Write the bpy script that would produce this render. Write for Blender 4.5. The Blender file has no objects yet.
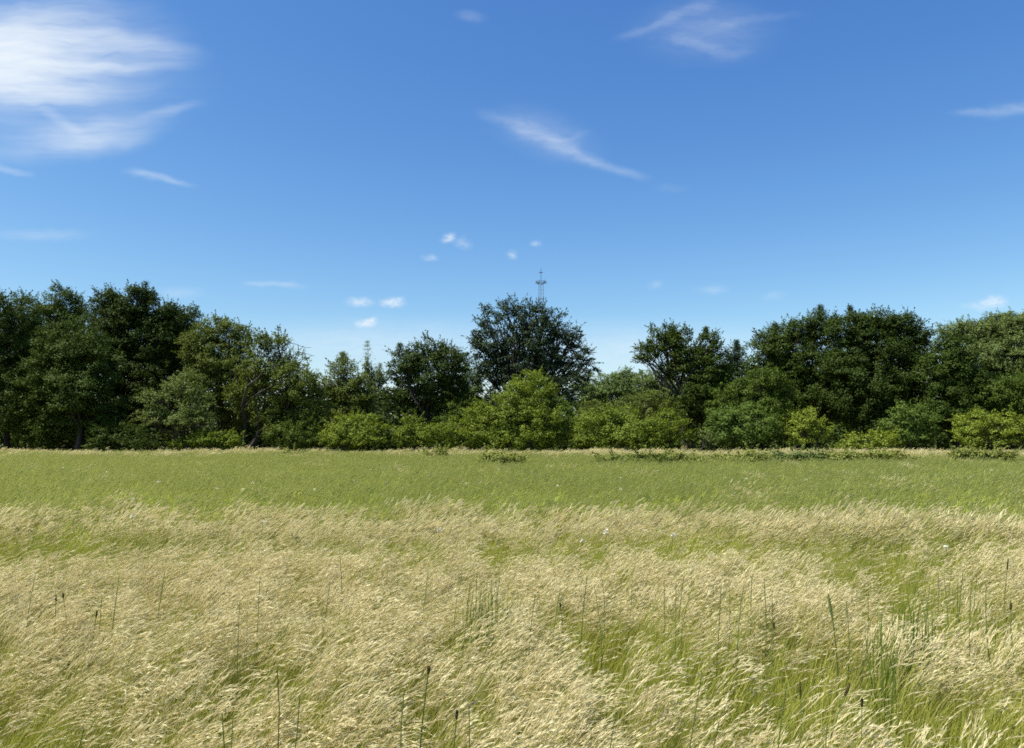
import bpy, math
import numpy as np
from mathutils import Vector

C = bpy.context.scene.collection
SC = bpy.context.scene
PI = math.pi

# ------------------------------------------------------------------ camera
CAM_H = 1.7
F = 773.0
PITCH = math.atan((437 - 374) / F)
cam_d = bpy.data.cameras.new('camera')
cam_d.sensor_width = 36
cam_d.lens = 36 * F / 1024
cam_d.clip_start = 0.05
cam_d.clip_end = 20000
cam = bpy.data.objects.new('camera', cam_d)
C.objects.link(cam)
cam.location = (0, 0, CAM_H)
cam.rotation_euler = (PI / 2 + PITCH, 0, 0)
SC.camera = cam


def ray(x, y):
    """world direction through a pixel of the photograph, scaled to y = 1"""
    a, b = (x - 512) / F, (374 - y) / F
    d = np.array([a, math.cos(PITCH) - b * math.sin(PITCH), math.sin(PITCH) + b * math.cos(PITCH)])
    return d / d[1]


def at(x, y, Y):
    d = ray(x, y)
    return np.array([d[0] * Y, Y, CAM_H + d[2] * Y])


# ------------------------------------------------------------------ materials
def new_mat(name):
    m = bpy.data.materials.new(name)
    m.use_nodes = True
    nt = m.node_tree
    nt.nodes.clear()
    out = nt.nodes.new('ShaderNodeOutputMaterial')
    return m, nt, out


def rgb(nt, c):
    n = nt.nodes.new('ShaderNodeRGB')
    n.outputs[0].default_value = (*c, 1)
    return n.outputs[0]


def mixc(nt, fac, a, b):
    n = nt.nodes.new('ShaderNodeMix')
    n.data_type = 'RGBA'
    n.clamp_factor = True
    if isinstance(fac, (int, float)):
        n.inputs[0].default_value = fac
    else:
        nt.links.new(fac, n.inputs[0])
    for sock, v in ((n.inputs[6], a), (n.inputs[7], b)):
        if isinstance(v, tuple):
            sock.default_value = (*v, 1)
        else:
            nt.links.new(v, sock)
    return n.outputs[2]


def leaf_mat(name, c0, c1, trans=0.3, rough=0.55, tcol=None, patch=None, spec=0.1):
    """leaf colour runs from c0 to c1 with each leaf's own 'tint'; some light passes through"""
    m, nt, out = new_mat(name)
    at_ = nt.nodes.new('ShaderNodeAttribute')
    at_.attribute_name = 'tint'
    col = mixc(nt, at_.outputs['Fac'], c0, c1)
    if patch is not None:        # slow variation of the plants' own colour across the place
        c2, scale, lo, hi = patch
        geo = nt.nodes.new('ShaderNodeNewGeometry')
        nz = nt.nodes.new('ShaderNodeTexNoise')
        nz.inputs['Scale'].default_value = scale
        nz.inputs['Detail'].default_value = 3
        nt.links.new(geo.outputs['Position'], nz.inputs['Vector'])
        mr = nt.nodes.new('ShaderNodeMapRange')
        mr.inputs[1].default_value = lo
        mr.inputs[2].default_value = hi
        nt.links.new(nz.outputs[0], mr.inputs[0])
        col = mixc(nt, mr.outputs[0], col, c2)
    if spec:
        p = nt.nodes.new('ShaderNodeBsdfPrincipled')
        nt.links.new(col, p.inputs['Base Color'])
        p.inputs['Roughness'].default_value = rough
        p.inputs['Specular IOR Level'].default_value = spec
    else:
        p = nt.nodes.new('ShaderNodeBsdfDiffuse')
        nt.links.new(col, p.inputs[0])
    t = nt.nodes.new('ShaderNodeBsdfTranslucent')
    if tcol is None:
        hs = nt.nodes.new('ShaderNodeHueSaturation')
        hs.inputs['Saturation'].default_value = 1.15
        hs.inputs['Value'].default_value = 1.2
        hs.inputs['Hue'].default_value = 0.485
        nt.links.new(col, hs.inputs['Color'])
        nt.links.new(hs.outputs[0], t.inputs[0])
    else:
        t.inputs[0].default_value = (*tcol, 1)
    mx = nt.nodes.new('ShaderNodeMixShader')
    mx.inputs[0].default_value = trans
    nt.links.new(p.outputs[0], mx.inputs[1])
    nt.links.new(t.outputs[0], mx.inputs[2])
    nt.links.new(mx.outputs[0], out.inputs[0])
    return m


def solid_mat(name, c0, c1, scale=4.0, rough=0.9, stretch=(1, 1, 1), metallic=0.0, bump=0.0):
    m, nt, out = new_mat(name)
    tc = nt.nodes.new('ShaderNodeTexCoord')
    mp = nt.nodes.new('ShaderNodeMapping')
    mp.inputs['Scale'].default_value = stretch
    nt.links.new(tc.outputs['Object'], mp.inputs[0])
    nz = nt.nodes.new('ShaderNodeTexNoise')
    nz.inputs['Scale'].default_value = scale
    nz.inputs['Detail'].default_value = 6
    nt.links.new(mp.outputs[0], nz.inputs['Vector'])
    mr = nt.nodes.new('ShaderNodeMapRange')
    mr.inputs[1].default_value = 0.3
    mr.inputs[2].default_value = 0.7
    nt.links.new(nz.outputs[0], mr.inputs[0])
    p = nt.nodes.new('ShaderNodeBsdfPrincipled')
    nt.links.new(mixc(nt, mr.outputs[0], c0, c1), p.inputs['Base Color'])
    p.inputs['Roughness'].default_value = rough
    p.inputs['Metallic'].default_value = metallic
    p.inputs['Specular IOR Level'].default_value = 0.2
    if bump:
        b = nt.nodes.new('ShaderNodeBump')
        b.inputs['Strength'].default_value = bump
        nt.links.new(nz.outputs[0], b.inputs['Height'])
        nt.links.new(b.outputs[0], p.inputs['Normal'])
    nt.links.new(p.outputs[0], out.inputs[0])
    return m


M = {
    'dark':   leaf_mat('leaf_dark_green', (0.0389, 0.0626, 0.0104), (0.0713, 0.1075, 0.0168), 0.22),
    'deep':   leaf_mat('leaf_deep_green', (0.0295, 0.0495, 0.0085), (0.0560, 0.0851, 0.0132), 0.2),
    'blue':   leaf_mat('leaf_blue_green', (0.0290, 0.0475, 0.0212), (0.0554, 0.0818, 0.0329), 0.18),
    'mid':    leaf_mat('leaf_mid_green', (0.0556, 0.0878, 0.0125), (0.1020, 0.1473, 0.0218), 0.25),
    'olive':  leaf_mat('leaf_olive_green', (0.0757, 0.1052, 0.0181), (0.1381, 0.1727, 0.0324), 0.25),
    'grey':   leaf_mat('leaf_grey_green', (0.0942, 0.1331, 0.0353), (0.1703, 0.2162, 0.0612), 0.25),
    'pale':   leaf_mat('leaf_pale_green', (0.0924, 0.1394, 0.0360), (0.1650, 0.2218, 0.0637), 0.25),
    'light':  leaf_mat('leaf_light_green', (0.1118, 0.1605, 0.0202), (0.1999, 0.2567, 0.0374), 0.3),
    'yellow': leaf_mat('leaf_yellow_green', (0.1485, 0.1989, 0.0245), (0.2423, 0.3022, 0.0452), 0.3),
    'teal':   leaf_mat('leaf_cool_green', (0.0734, 0.1208, 0.0210), (0.1327, 0.1914, 0.0356), 0.25),
    'bark':   solid_mat('bark_dark', (0.024, 0.020, 0.016), (0.065, 0.055, 0.044), 3.0, 0.95, (6, 6, 0.8), 0, 0.6),
    'head':   leaf_mat('dry_seed_head', (0.6628, 0.5825, 0.3250), (0.9140, 0.8387, 0.5158), 0.35, 0.7, (0.66, 0.56, 0.30), spec=0),
    'plume':  leaf_mat('faded_seed_head', (0.5793, 0.5304, 0.3064), (0.8277, 0.7741, 0.4852), 0.3, 0.7, spec=0),
    'tip':    leaf_mat('green_seed_head', (0.3024, 0.3456, 0.1155), (0.5152, 0.5184, 0.2310), 0.35, 0.7, spec=0),
    'straw':  leaf_mat('straw_stem', (0.2835, 0.2805, 0.0760), (0.4620, 0.4400, 0.1520), 0.25, 0.6, spec=0),
    'blade':  leaf_mat('green_blade', (0.2352, 0.2802, 0.0426), (0.4200, 0.4134, 0.0923), 0.4, 0.5,
                       patch=((0.26, 0.29, 0.07), 0.35, 0.5, 0.85), spec=0),
    'meadow': leaf_mat('meadow_blade', (0.4089, 0.5211, 0.0948), (0.7302, 0.7691, 0.2054), 0.4, 0.5,
                       patch=((0.26, 0.29, 0.07), 0.35, 0.5, 0.85), spec=0),
    'mature': leaf_mat('fading_blade', (0.2310, 0.2710, 0.0546), (0.3927, 0.4066, 0.1092), 0.35, 0.55, spec=0),
    'stalk':  leaf_mat('dark_stalk', (0.0825, 0.1138, 0.0300), (0.1500, 0.1837, 0.0525), 0.1, 0.6),
    'spike':  leaf_mat('brown_seed_spike', (0.0520, 0.0442, 0.0168), (0.0975, 0.0780, 0.0312), 0.05, 0.8),
    'white':  leaf_mat('white_petal', (0.6300, 0.6120, 0.5100), (0.7650, 0.7470, 0.6460), 0.2, 0.6, (0.7, 0.68, 0.6)),
    'weed':   leaf_mat('leaf_weed_green', (0.1520, 0.1845, 0.0412), (0.2681, 0.2936, 0.0721), 0.3),
    'reed':   leaf_mat('reed_green', (0.1085, 0.1610, 0.0270), (0.1938, 0.2590, 0.0540), 0.25, spec=0),
    'steel':  solid_mat('hazed_steel', (0.07, 0.085, 0.11), (0.11, 0.13, 0.16), 0.4, 0.6),  # blue haze of the distance is put into the grey steel's colour
}


def ground_mat():
    m, nt, out = new_mat('field_soil')
    geo = nt.nodes.new('ShaderNodeNewGeometry')
    n1 = nt.nodes.new('ShaderNodeTexNoise')
    n1.inputs['Scale'].default_value = 0.25
    n1.inputs['Detail'].default_value = 5
    n2 = nt.nodes.new('ShaderNodeTexNoise')
    n2.inputs['Scale'].default_value = 9
    n2.inputs['Detail'].default_value = 8
    for n in (n1, n2):
        nt.links.new(geo.outputs['Position'], n.inputs['Vector'])
    r1 = nt.nodes.new('ShaderNodeMapRange'); r1.inputs[1].default_value = .35; r1.inputs[2].default_value = .65
    r2 = nt.nodes.new('ShaderNodeMapRange'); r2.inputs[1].default_value = .3; r2.inputs[2].default_value = .7
    nt.links.new(n1.outputs[0], r1.inputs[0]); nt.links.new(n2.outputs[0], r2.inputs[0])
    a = mixc(nt, r1.outputs[0], (0.085, 0.095, 0.028), (0.15, 0.135, 0.055))
    b = mixc(nt, r2.outputs[0], (0.05, 0.045, 0.022), a)
    p = nt.nodes.new('ShaderNodeBsdfPrincipled')
    p.inputs['Roughness'].default_value = 1
    p.inputs['Specular IOR Level'].default_value = 0.05
    nt.links.new(b, p.inputs['Base Color'])
    nt.links.new(p.outputs[0], out.inputs[0])
    return m


# ------------------------------------------------------------------ mesh helpers
class Soup:
    """collects quads with a material slot and a tint, links them as ONE mesh"""

    def __init__(self):
        self.v, self.q, self.t, self.m, self.n = [], [], [], [], 0

    def quads(self, verts, tint, slot=0):
        """verts (k,4,3)"""
        k = len(verts)
        if k == 0:
            return
        self.v.append(verts.reshape(-1, 3))
        self.q.append(np.arange(k * 4).reshape(k, 4) + self.n)
        self.n += k * 4
        self.t.append(np.broadcast_to(tint, (k,)).astype(np.float32))
        self.m.append(np.full(k, slot, np.int32))

    def tube(self, path, rad, sides=6, tint=0.5, slot=0):
        path = np.asarray(path, float)
        rad = np.broadcast_to(rad, (len(path),))
        tg = np.gradient(path, axis=0)
        tg /= np.linalg.norm(tg, axis=1, keepdims=True) + 1e-9
        ref = np.array([0.31, 0.95, 0.05]) if abs(tg[0][2]) > 0.6 else np.array([0.05, 0.1, 1.0])
        a = np.cross(tg, ref); a /= np.linalg.norm(a, axis=1, keepdims=True) + 1e-9
        b = np.cross(tg, a)
        ph = np.linspace(0, 2 * PI, sides, endpoint=False)
        ring = path[:, None] + rad[:, None, None] * (a[:, None] * np.cos(ph)[None, :, None] + b[:, None] * np.sin(ph)[None, :, None])
        i0 = self.n
        self.v.append(ring.reshape(-1, 3))
        idx = np.arange(len(path) * sides).reshape(len(path), sides) + i0
        f = np.stack([idx[:-1], np.roll(idx[:-1], -1, 1), np.roll(idx[1:], -1, 1), idx[1:]], -1).reshape(-1, 4)
        self.q.append(f)
        self.n += len(path) * sides
        self.t.append(np.full(len(f), tint, np.float32)); self.m.append(np.full(len(f), slot, np.int32))

    def ribbon(self, path, wid, side, tint, slot=0):
        """flat strip: path (n,3), half widths (n,), side vector"""
        path = np.asarray(path); side = np.asarray(side, float)
        w = np.broadcast_to(wid, (len(path),))[:, None]
        L, R = path - side * w, path + side * w
        self.quads(np.stack([L[:-1], R[:-1], R[1:], L[1:]], 1), tint, slot)

    def mesh(self, name, mats, smooth=False):
        v = np.concatenate(self.v).astype(np.float32)
        q = np.concatenate(self.q).astype(np.int32)
        me = bpy.data.meshes.new(name)
        me.vertices.add(len(v)); me.vertices.foreach_set('co', v.ravel())
        me.loops.add(q.size); me.loops.foreach_set('vertex_index', q.ravel())
        me.polygons.add(len(q)); me.polygons.foreach_set('loop_start', np.arange(0, q.size, 4, dtype=np.int32))
        me.polygons.foreach_set('material_index', np.concatenate(self.m))
        if smooth:
            me.polygons.foreach_set('use_smooth', np.ones(len(q), bool))
        a = me.attributes.new('tint', 'FLOAT', 'FACE')
        a.data.foreach_set('value', np.concatenate(self.t))
        for m in mats:
            me.materials.append(M[m])
        me.update(calc_edges=True)
        return me

    def link(self, name, mats, parent=None, loc=None, smooth=False):
        o = bpy.data.objects.new(name, self.mesh(name, mats, smooth))
        C.objects.link(o)
        if parent is not None:
            o.parent = parent
        if loc is not None:
            o.location = loc
        return o


def unit(v):
    return v / (np.linalg.norm(v, axis=-1, keepdims=True) + 1e-9)


def leaves(soup, cen, size, rng, tint, up=0.5, aspect=0.5, slot=0, face=None):
    """one four-cornered leaf at every point of cen"""
    k = len(cen)
    n = rng.normal(size=(k, 3))
    if face is None:
        n[:, 2] = np.abs(n[:, 2]) + up
    else:                       # leaves turn their faces outwards from the clump they sit on
        n = n * .33 + face + np.array([0, 0, up * .8])
    n = unit(n)
    t = unit(np.cross(n, rng.normal(size=(k, 3))))
    b = np.cross(n, t)
    L = (size * rng.uniform(0.65, 1.35, k))[:, None] * 0.5
    W = L * aspect
    soup.quads(np.stack([cen - t * L, cen + b * W - t * L * .15, cen + t * L, cen - b * W - t * L * .15], 1), tint, slot)


def tag(o, label, cat, group=None, kind=None):
    if kind:
        o['kind'] = kind
    o['label'] = label
    o['category'] = cat
    if group:
        o['group'] = group
    return o


def empty(name, loc):
    o = bpy.data.objects.new(name, None)
    o.empty_display_size = 0.3
    C.objects.link(o)
    o.location = loc
    return o


# ------------------------------------------------------------------ trees and shrubs
def bend(a, b, rng, amount, n=7):
    t = np.linspace(0, 1, n)[:, None]
    d = np.linalg.norm(b - a)
    k1, k2 = rng.normal(size=3) * amount * d, rng.normal(size=3) * amount * d * 0.5
    return a + (b - a) * t + k1 * np.sin(PI * t) + k2 * np.sin(2 * PI * t)


def plant(name, label, cat, mat, Y, bx, lobes, seed, group=None, leaf=0.14, clump=0.5, fill=1.0, base_y=None,
          trunk_r=0.22, wisp=1.0, gap=0.0, droop=0.0, spires=(), leaf_up=0.5, foliage='crown', wood='trunk', stems=1, pull=0.55,
          limbs=(), aspect=0.66):
    """lobes: (cx, cy, rx, ry[, back]) in photo pixels at distance Y (+back metres); clumps of leaves on limbs fill them"""
    rng = np.random.default_rng(seed)
    base = at(bx, 450, Y); base[2] = 0
    root = empty(name, base)
    tag(root, label, cat, group)
    px = Y / F
    crown, wood_s = Soup(), Soup()
    L = []
    for lb in lobes:
        cx, cy, rx, ry = lb[:4]
        back = lb[4] if len(lb) > 4 else rng.uniform(-.3, .3) * rx * px
        c = at(cx, cy, Y); c[1] += back; c -= base
        L.append((c, np.array([rx * px, 0.5 * (rx + ry) * px * 0.85, ry * px])))
    # trunk with a bend towards the middle of the crown
    heart = np.mean([c for c, r in L], axis=0)
    forks = []
    for s in range(stems):
        off = np.zeros(3) if stems == 1 else np.append(rng.normal(size=2) * .35, 0)
        top = heart * np.array([pull, pull, 0.72]) + (0 if stems == 1 else np.append(rng.normal(size=2) * .6, rng.normal() * .3))
        path = bend(off + np.array([0, 0, -0.1]), top, rng, 0.05, 9)
        wood_s.tube(path, trunk_r / math.sqrt(stems) * np.linspace(1.15, 0.55, 9) * (1 + .5 * np.exp(-np.arange(9) * 1.2)), 8)
        forks.append(path)
    for (pts, r0) in limbs:      # limbs that can be seen in the photo
        P = np.array([at(x, y, Y) + np.array([0, d, 0]) - base for x, y, d in pts])
        t = np.linspace(0, len(P) - 1, 14)
        P2 = np.stack([np.interp(t, np.arange(len(P)), P[:, i]) for i in range(3)], 1) + rng.normal(size=(14, 3)) * 0.03
        wood_s.tube(P2, r0 * np.linspace(1, .35, 14), 6)
    cl_c, cl_r = [], []
    for (c, r) in L:
        rm = float(np.mean(r))
        fk = forks[rng.integers(len(forks))]
        st = fk[rng.integers(4, 8)]
        limb = bend(st, c + np.array([0, 0, -0.25 * r[2]]), rng, 0.09, 8)
        wood_s.tube(limb, trunk_r * 0.5 * np.linspace(1, 0.3, 8), 6)
        area = r[0] * r[2] * PI
        n = max(12, int(fill * 5.2 * area / (clump * clump * 2.2)))
        d = unit(rng.normal(size=(n, 3)))
        rad = np.where(rng.random(n) < .7, rng.uniform(.72, 1.0, n), rng.uniform(.15, .75, n))
        lump = 1 + .16 * np.sin(d[:, 0] * 5 + seed) * np.cos(d[:, 2] * 6 + seed * 2) + .08 * np.sin(d[:, 1] * 9 + d[:, 2] * 7 + seed)
        p = c + d * r * (rad * lump)[:, None]
        if gap:
            hole = np.sin(p[:, 0] * 1.9 + seed) * np.sin(p[:, 2] * 2.3 + seed * 3) * np.cos(p[:, 1] * 1.3)
            keep = hole < 1 - gap
            p, d = p[keep], d[keep]
        p = p[p[:, 2] > 0.12]
        cl_c.append(p)
        cl_r.append(clump * rng.uniform(.55, 1.2, len(p)) * min(1, .45 + rm * .35))
        # side branches to some of the clumps
        for j in rng.permutation(len(p))[:min(len(p), 14)]:
            s = limb[rng.integers(3, 8)]
            wood_s.tube(bend(s, p[j], rng, 0.08, 5), trunk_r * 0.16 * np.linspace(1, .3, 5) + 0.006, 4)
    P, R = np.concatenate(cl_c), np.concatenate(cl_r)
    # leafy shoots sticking out beyond the clumps: they make the outline uneven
    nw = int(len(P) * 0.9 * wisp)
    pick = rng.integers(0, len(P), nw)
    outw = unit(P[pick] - heart + rng.normal(size=(nw, 3)) * .5 * np.linalg.norm(P[pick] - heart, axis=1, keepdims=True) + np.array([0, 0, .35 - droop]))
    for i, dvec in zip(pick, outw):
        ln = clump * rng.uniform(.8, 2.1)
        nn = int(rng.integers(12, 24) * (0.15 / leaf) ** 1.2) + 3
        t = rng.random(nn) ** .8
        q = P[i] + dvec * (t * ln)[:, None] + rng.normal(size=(nn, 3)) * (0.16 * clump * (1.15 - t))[:, None]
        leaves(crown, q, leaf * .9, rng, np.clip(rng.normal(.55, .22, nn), 0, 1), leaf_up, aspect)
    # clumps
    per = np.maximum(16, (fill ** .5 * 6.5 * (R / leaf) ** 2)).astype(int)
    idx = np.repeat(np.arange(len(P)), per)
    k = len(idx)
    d = unit(rng.normal(size=(k, 3))) * (rng.random(k) ** 0.36)[:, None]
    q = P[idx] + d * R[idx][:, None] * np.array([1.15, 1.15, .68])
    q[:, 2] -= droop * ((d[:, 0] ** 2 + d[:, 1] ** 2) * R[idx])
    tint = np.clip(rng.normal(0.45, .16, len(P))[idx] + rng.normal(0, .13, k), 0, 1)
    ok = q[:, 2] > 0.05
    leaves(crown, q[ok], leaf, rng, tint[ok], leaf_up, aspect, face=(d * .75 + .35 * unit(q - heart))[ok])
    for (sx, sy0, sy1, w) in spires:   # narrow leader shoots that rise above the crown
        a, b = at(sx, sy0, Y) - base, at(sx, sy1, Y) - base
        pth = bend(a, b, rng, .02, 6)
        wood_s.tube(pth, np.linspace(.05, .015, 6), 4)
        for lev in np.linspace(0.05, 1, 11):
            c0 = a + (b - a) * lev
            nb = 8
            for _ in range(nb):
                an = rng.uniform(0, 2 * PI)
                ln = w * px * (1.15 - lev) * rng.uniform(.5, 1.1) + .12
                dv = np.array([math.cos(an), math.sin(an), rng.uniform(-.1, .35)]) * ln
                tt = rng.random(14)
                leaves(crown, c0 + dv * tt[:, None] + rng.normal(size=(14, 3)) * .08, leaf * .8, rng, np.clip(rng.normal(.4, .2, 14), 0, 1), .3, .45)
    wood_s.link(wood, ['bark'], root, smooth=True)
    crown.link(foliage, [mat], root)
    return root


def shrub(label, mat, Y, bx, lobes, seed, group='leafy shrubs along the front of the wood', **kw):
    kw = {**dict(leaf=.12, clump=.42, trunk_r=.09, wisp=.7, stems=4, foliage='foliage', wood='stems', pull=.7), **kw}
    return plant('shrub', label, 'shrub', mat, Y, bx, lobes, seed, group, **kw)


TREES = 'trees of the wood behind the field'

# left mass
plant('broadleaf_tree', 'dark tree cut off by the left edge, its crown rounded at the top', 'tree', 'dark', 62, 8,
      [(8, 318, 34, 28), (-18, 345, 40, 40), (22, 360, 36, 34), (0, 400, 44, 36), (38, 408, 30, 30), (-40, 390, 40, 50)], 11, TREES, droop=.1)
plant('broadleaf_tree', 'small topped dark tree peeping above the rounded green one near the left edge', 'tree', 'dark', 72, 65,
      [(64, 306, 20, 20), (52, 325, 24, 22), (80, 330, 22, 24), (66, 360, 34, 34), (66, 400, 34, 34)], 12, TREES, wisp=1.5, gap=.15)
plant('broadleaf_tree', 'rounded bushy tree reaching down to the grass before taller trees at far left', 'tree', 'dark', 59, 76,
      [(66, 348, 36, 28), (88, 366, 28, 26), (46, 376, 30, 26), (80, 392, 30, 24), (58, 402, 30, 22, 1.0), (98, 410, 22, 18, 1.0), (72, 424, 30, 20, 1.5), (40, 426, 26, 20, 1.5), (108, 430, 18, 15, 1.0)], 13, TREES, droop=.15)
plant('broadleaf_tree', 'tallest tree of the left side, dark with two pointed wispy tops', 'tree', 'deep', 66, 132,
      [(107, 312, 18, 24), (142, 309, 20, 24), (124, 335, 32, 30), (156, 340, 28, 30), (112, 365, 26, 32), (150, 380, 34, 32), (128, 410, 36, 28), (168, 322, 18, 20)],
      14, TREES, fill=1.35, wisp=1.7, gap=.1, spires=((110, 312, 289, 10), (146, 306, 283, 9), (172, 318, 306, 8)))
plant('broadleaf_tree', 'dark tree with a narrow top between the tallest left tree and the olive one', 'tree', 'dark', 69, 182,
      [(183, 322, 18, 17), (178, 346, 26, 24), (192, 370, 26, 28), (180, 402, 32, 30)], 15, TREES, wisp=1.2)
plant('broadleaf_tree', 'olive green tree with a bumpy sunlit top, right of the tallest left trees', 'tree', 'olive', 63, 214,
      [(212, 330, 20, 17), (236, 338, 20, 18), (200, 348, 20, 18), (220, 362, 32, 26), (240, 378, 24, 24), (204, 390, 26, 24), (226, 408, 26, 22)],
      16, TREES, wisp=1.1, gap=.1)
plant('broadleaf_tree', 'small pale tree with layered feathery sprays in front of the dark left trees', 'tree', 'grey', 57, 178,
      [(182, 384, 20, 12), (160, 398, 19, 11), (196, 402, 19, 12), (150, 414, 16, 9), (176, 416, 24, 11), (204, 420, 14, 9)],
      17, TREES, droop=.25, trunk_r=.12, clump=.42, leaf=.13, fill=.8,
      limbs=[([(182, 447, 0), (184, 430, 0), (196, 424, -.3), (206, 428, -.5)], .07), ([(176, 447, 0), (172, 425, 0), (164, 412, -.2)], .06)])
plant('broadleaf_tree', 'sparse tree with dark bare forking trunk and long arching limbs at left', 'tree', 'olive', 59, 243,
      [(258, 346, 15, 14), (278, 342, 15, 10), (264, 372, 26, 18), (296, 384, 26, 20), (240, 396, 18, 16), (308, 404, 22, 22), (270, 408, 20, 18), (284, 424, 26, 20), (304, 428, 18, 16)],
      18, TREES, wisp=2.0, gap=.3, fill=.9, clump=.45, trunk_r=.2,
      limbs=[([(243, 448, 0), (246, 425, 0), (249, 405, -1.6), (256, 388, -2.0), (268, 378, -1.9), (278, 350, 0)], .13),
             ([(249, 405, -.6), (262, 396, -1.5), (278, 388, -1.7), (296, 380, -1.6), (316, 383, -1.5)], .065),
             ([(247, 410, 0), (240, 390, -.2), (236, 370, -.2)], .09),
             ([(278, 352, 0), (290, 342, 0), (298, 346, 0), (312, 348, 0)], .035), ([(270, 372, 0), (285, 360, 0), (300, 352, 0), (314, 356, 0)], .035)])
plant('broadleaf_tree', 'bare topped twiggy tree with thin open sprays against the sky', 'tree', 'olive', 74, 292,
      [(276, 338, 14, 10), (294, 354, 16, 8), (286, 366, 22, 14), (300, 380, 20, 16), (290, 405, 26, 26)], 19, TREES, fill=.35, gap=.5, wisp=2.2, clump=.4, leaf=.13, trunk_r=.15)
# centre left
plant('broadleaf_tree', 'yellowish green tree with a pointed top, left of the round dark tree', 'tree', 'olive', 63, 345,
      [(344, 370, 15, 14), (334, 390, 20, 18), (358, 392, 20, 20), (344, 412, 26, 20), (366, 416, 20, 20)], 20, TREES, wisp=1.2, spires=((343, 366, 353, 12),), leaf=.14)
plant('conifer_tree', 'narrow spire topped conifer between the yellowish tree and the round dark tree', 'tree', 'grey', 74, 368,
      [(367, 366, 5, 9), (368, 378, 8, 9), (380, 380, 7, 10), (357, 384, 7, 9), (369, 392, 13, 12), (371, 406, 16, 16), (370, 424, 18, 18)], 21, TREES, wisp=1.0, clump=.4, leaf=.12, spires=((367, 384, 342, 13), (380, 384, 364, 8)), fill=1.2)
plant('broadleaf_tree', 'round dark tree with a dense crown, left of the tallest middle tree', 'tree', 'deep', 62, 425,
      [(430, 354, 24, 17), (408, 366, 22, 20), (450, 364, 20, 20), (428, 384, 36, 24), (400, 396, 18, 20), (452, 392, 18, 22), (426, 412, 34, 20)], 22, TREES, wisp=1.2, clump=.5, spires=((400, 360, 344, 9),))
plant('broadleaf_tree', 'small mid green tree in the gap left of the tallest middle tree', 'tree', 'mid', 70, 472,
      [(474, 378, 16, 14), (468, 398, 20, 20), (480, 418, 24, 22)], 23, TREES, wisp=.9)
plant('broadleaf_tree', 'tallest tree of the middle, bluish dark crown fanning out in upright sprays', 'tree', 'blue', 66, 530,
      [(488, 322, 13, 17), (508, 312, 12, 16), (526, 317, 13, 17), (543, 316, 11, 15), (478, 340, 11, 9), (494, 348, 22, 20), (518, 340, 18, 22), (538, 340, 18, 22),
       (556, 326, 13, 18), (570, 336, 12, 14), (556, 352, 18, 18), (578, 356, 15, 11), (586, 366, 10, 9), (574, 376, 17, 14), (512, 366, 26, 20), (542, 368, 22, 20), (490, 370, 16, 16), (550, 392, 28, 20), (515, 395, 28, 20)],
      24, TREES, wisp=1.5, gap=.3, clump=.45, leaf=.14, trunk_r=.3, fill=.85)
# gap with paler far trees
plant('broadleaf_tree', 'pale far tree seen low through the gap right of the tallest middle tree', 'tree', 'pale', 84, 606,
      [(606, 388, 30, 16), (626, 382, 20, 12), (588, 396, 24, 16), (612, 404, 36, 18), (640, 398, 22, 16), (610, 425, 46, 22)], 25, TREES, wisp=1.0, leaf=.16)
plant('broadleaf_tree', 'grey green tree behind the leaning limb of the dark right hand tree', 'tree', 'grey', 80, 655,
      [(652, 382, 20, 14), (672, 392, 20, 18), (655, 404, 24, 18), (680, 415, 26, 22)], 26, TREES, wisp=1.0)
plant('broadleaf_tree', 'dark tree whose left limb leans out with sky showing through its tip', 'tree', 'dark', 63, 692,
      [(664, 338, 19, 14), (648, 350, 15, 11), (640, 358, 10, 6), (678, 346, 17, 18), (674, 366, 14, 14), (692, 366, 22, 22), (706, 348, 14, 16), (710, 366, 20, 18), (698, 394, 24, 22), (684, 412, 22, 20), (722, 376, 12, 14), (716, 402, 22, 24)],
      27, TREES, wisp=1.3, gap=.1, clump=.42, trunk_r=.22, fill=1.15,
      limbs=[([(692, 448, 0), (690, 420, 0), (682, 395, -.4), (672, 372, -.4), (662, 350, -.2), (650, 345, 0)], .16)], spires=((706, 340, 328, 7),))
plant('broadleaf_tree', 'thin topped dark tree in the notch beside the big dark right hand tree', 'tree', 'blue', 72, 737,
      [(737, 358, 13, 14), (730, 376, 16, 16), (745, 384, 18, 18), (738, 410, 26, 24)], 28, TREES, wisp=1.7, gap=.35, spires=((737, 352, 341, 8),))
plant('broadleaf_tree', 'smaller rounded green tree in front of the big dark right hand tree', 'tree', 'mid', 60, 758,
      [(764, 382, 24, 15), (746, 396, 20, 14), (780, 394, 16, 14), (728, 394, 15, 12), (760, 410, 32, 18), (722, 408, 16, 12)], 29, TREES, wisp=.8, clump=.42, leaf=.13)
# big dark right hand mass
plant('broadleaf_tree', 'left tree of the big dark right hand mass, with spiky top', 'tree', 'dark', 65, 796,
      [(818, 330, 20, 18), (790, 338, 22, 17), (768, 348, 18, 17), (800, 362, 34, 26), (770, 372, 22, 22), (822, 384, 30, 26), (796, 405, 34, 28)],
      30, TREES, fill=1.35, wisp=1.5, gap=.05, spires=((820, 320, 306, 8), (775, 340, 324, 9)))
plant('broadleaf_tree', 'broadest dark tree of the right side, its wide crown in flat tiers', 'tree', 'deep', 63, 872,
      [(880, 324, 30, 15), (850, 332, 24, 18), (906, 332, 26, 18), (868, 352, 38, 22), (912, 358, 26, 24), (840, 366, 26, 18), (872, 382, 40, 20), (850, 400, 36, 20), (906, 394, 30, 22), (880, 418, 44, 20)],
      31, TREES, fill=1.35, wisp=1.3, gap=.0, droop=.25, trunk_r=.32, spires=((850, 322, 307, 8),))
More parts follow.
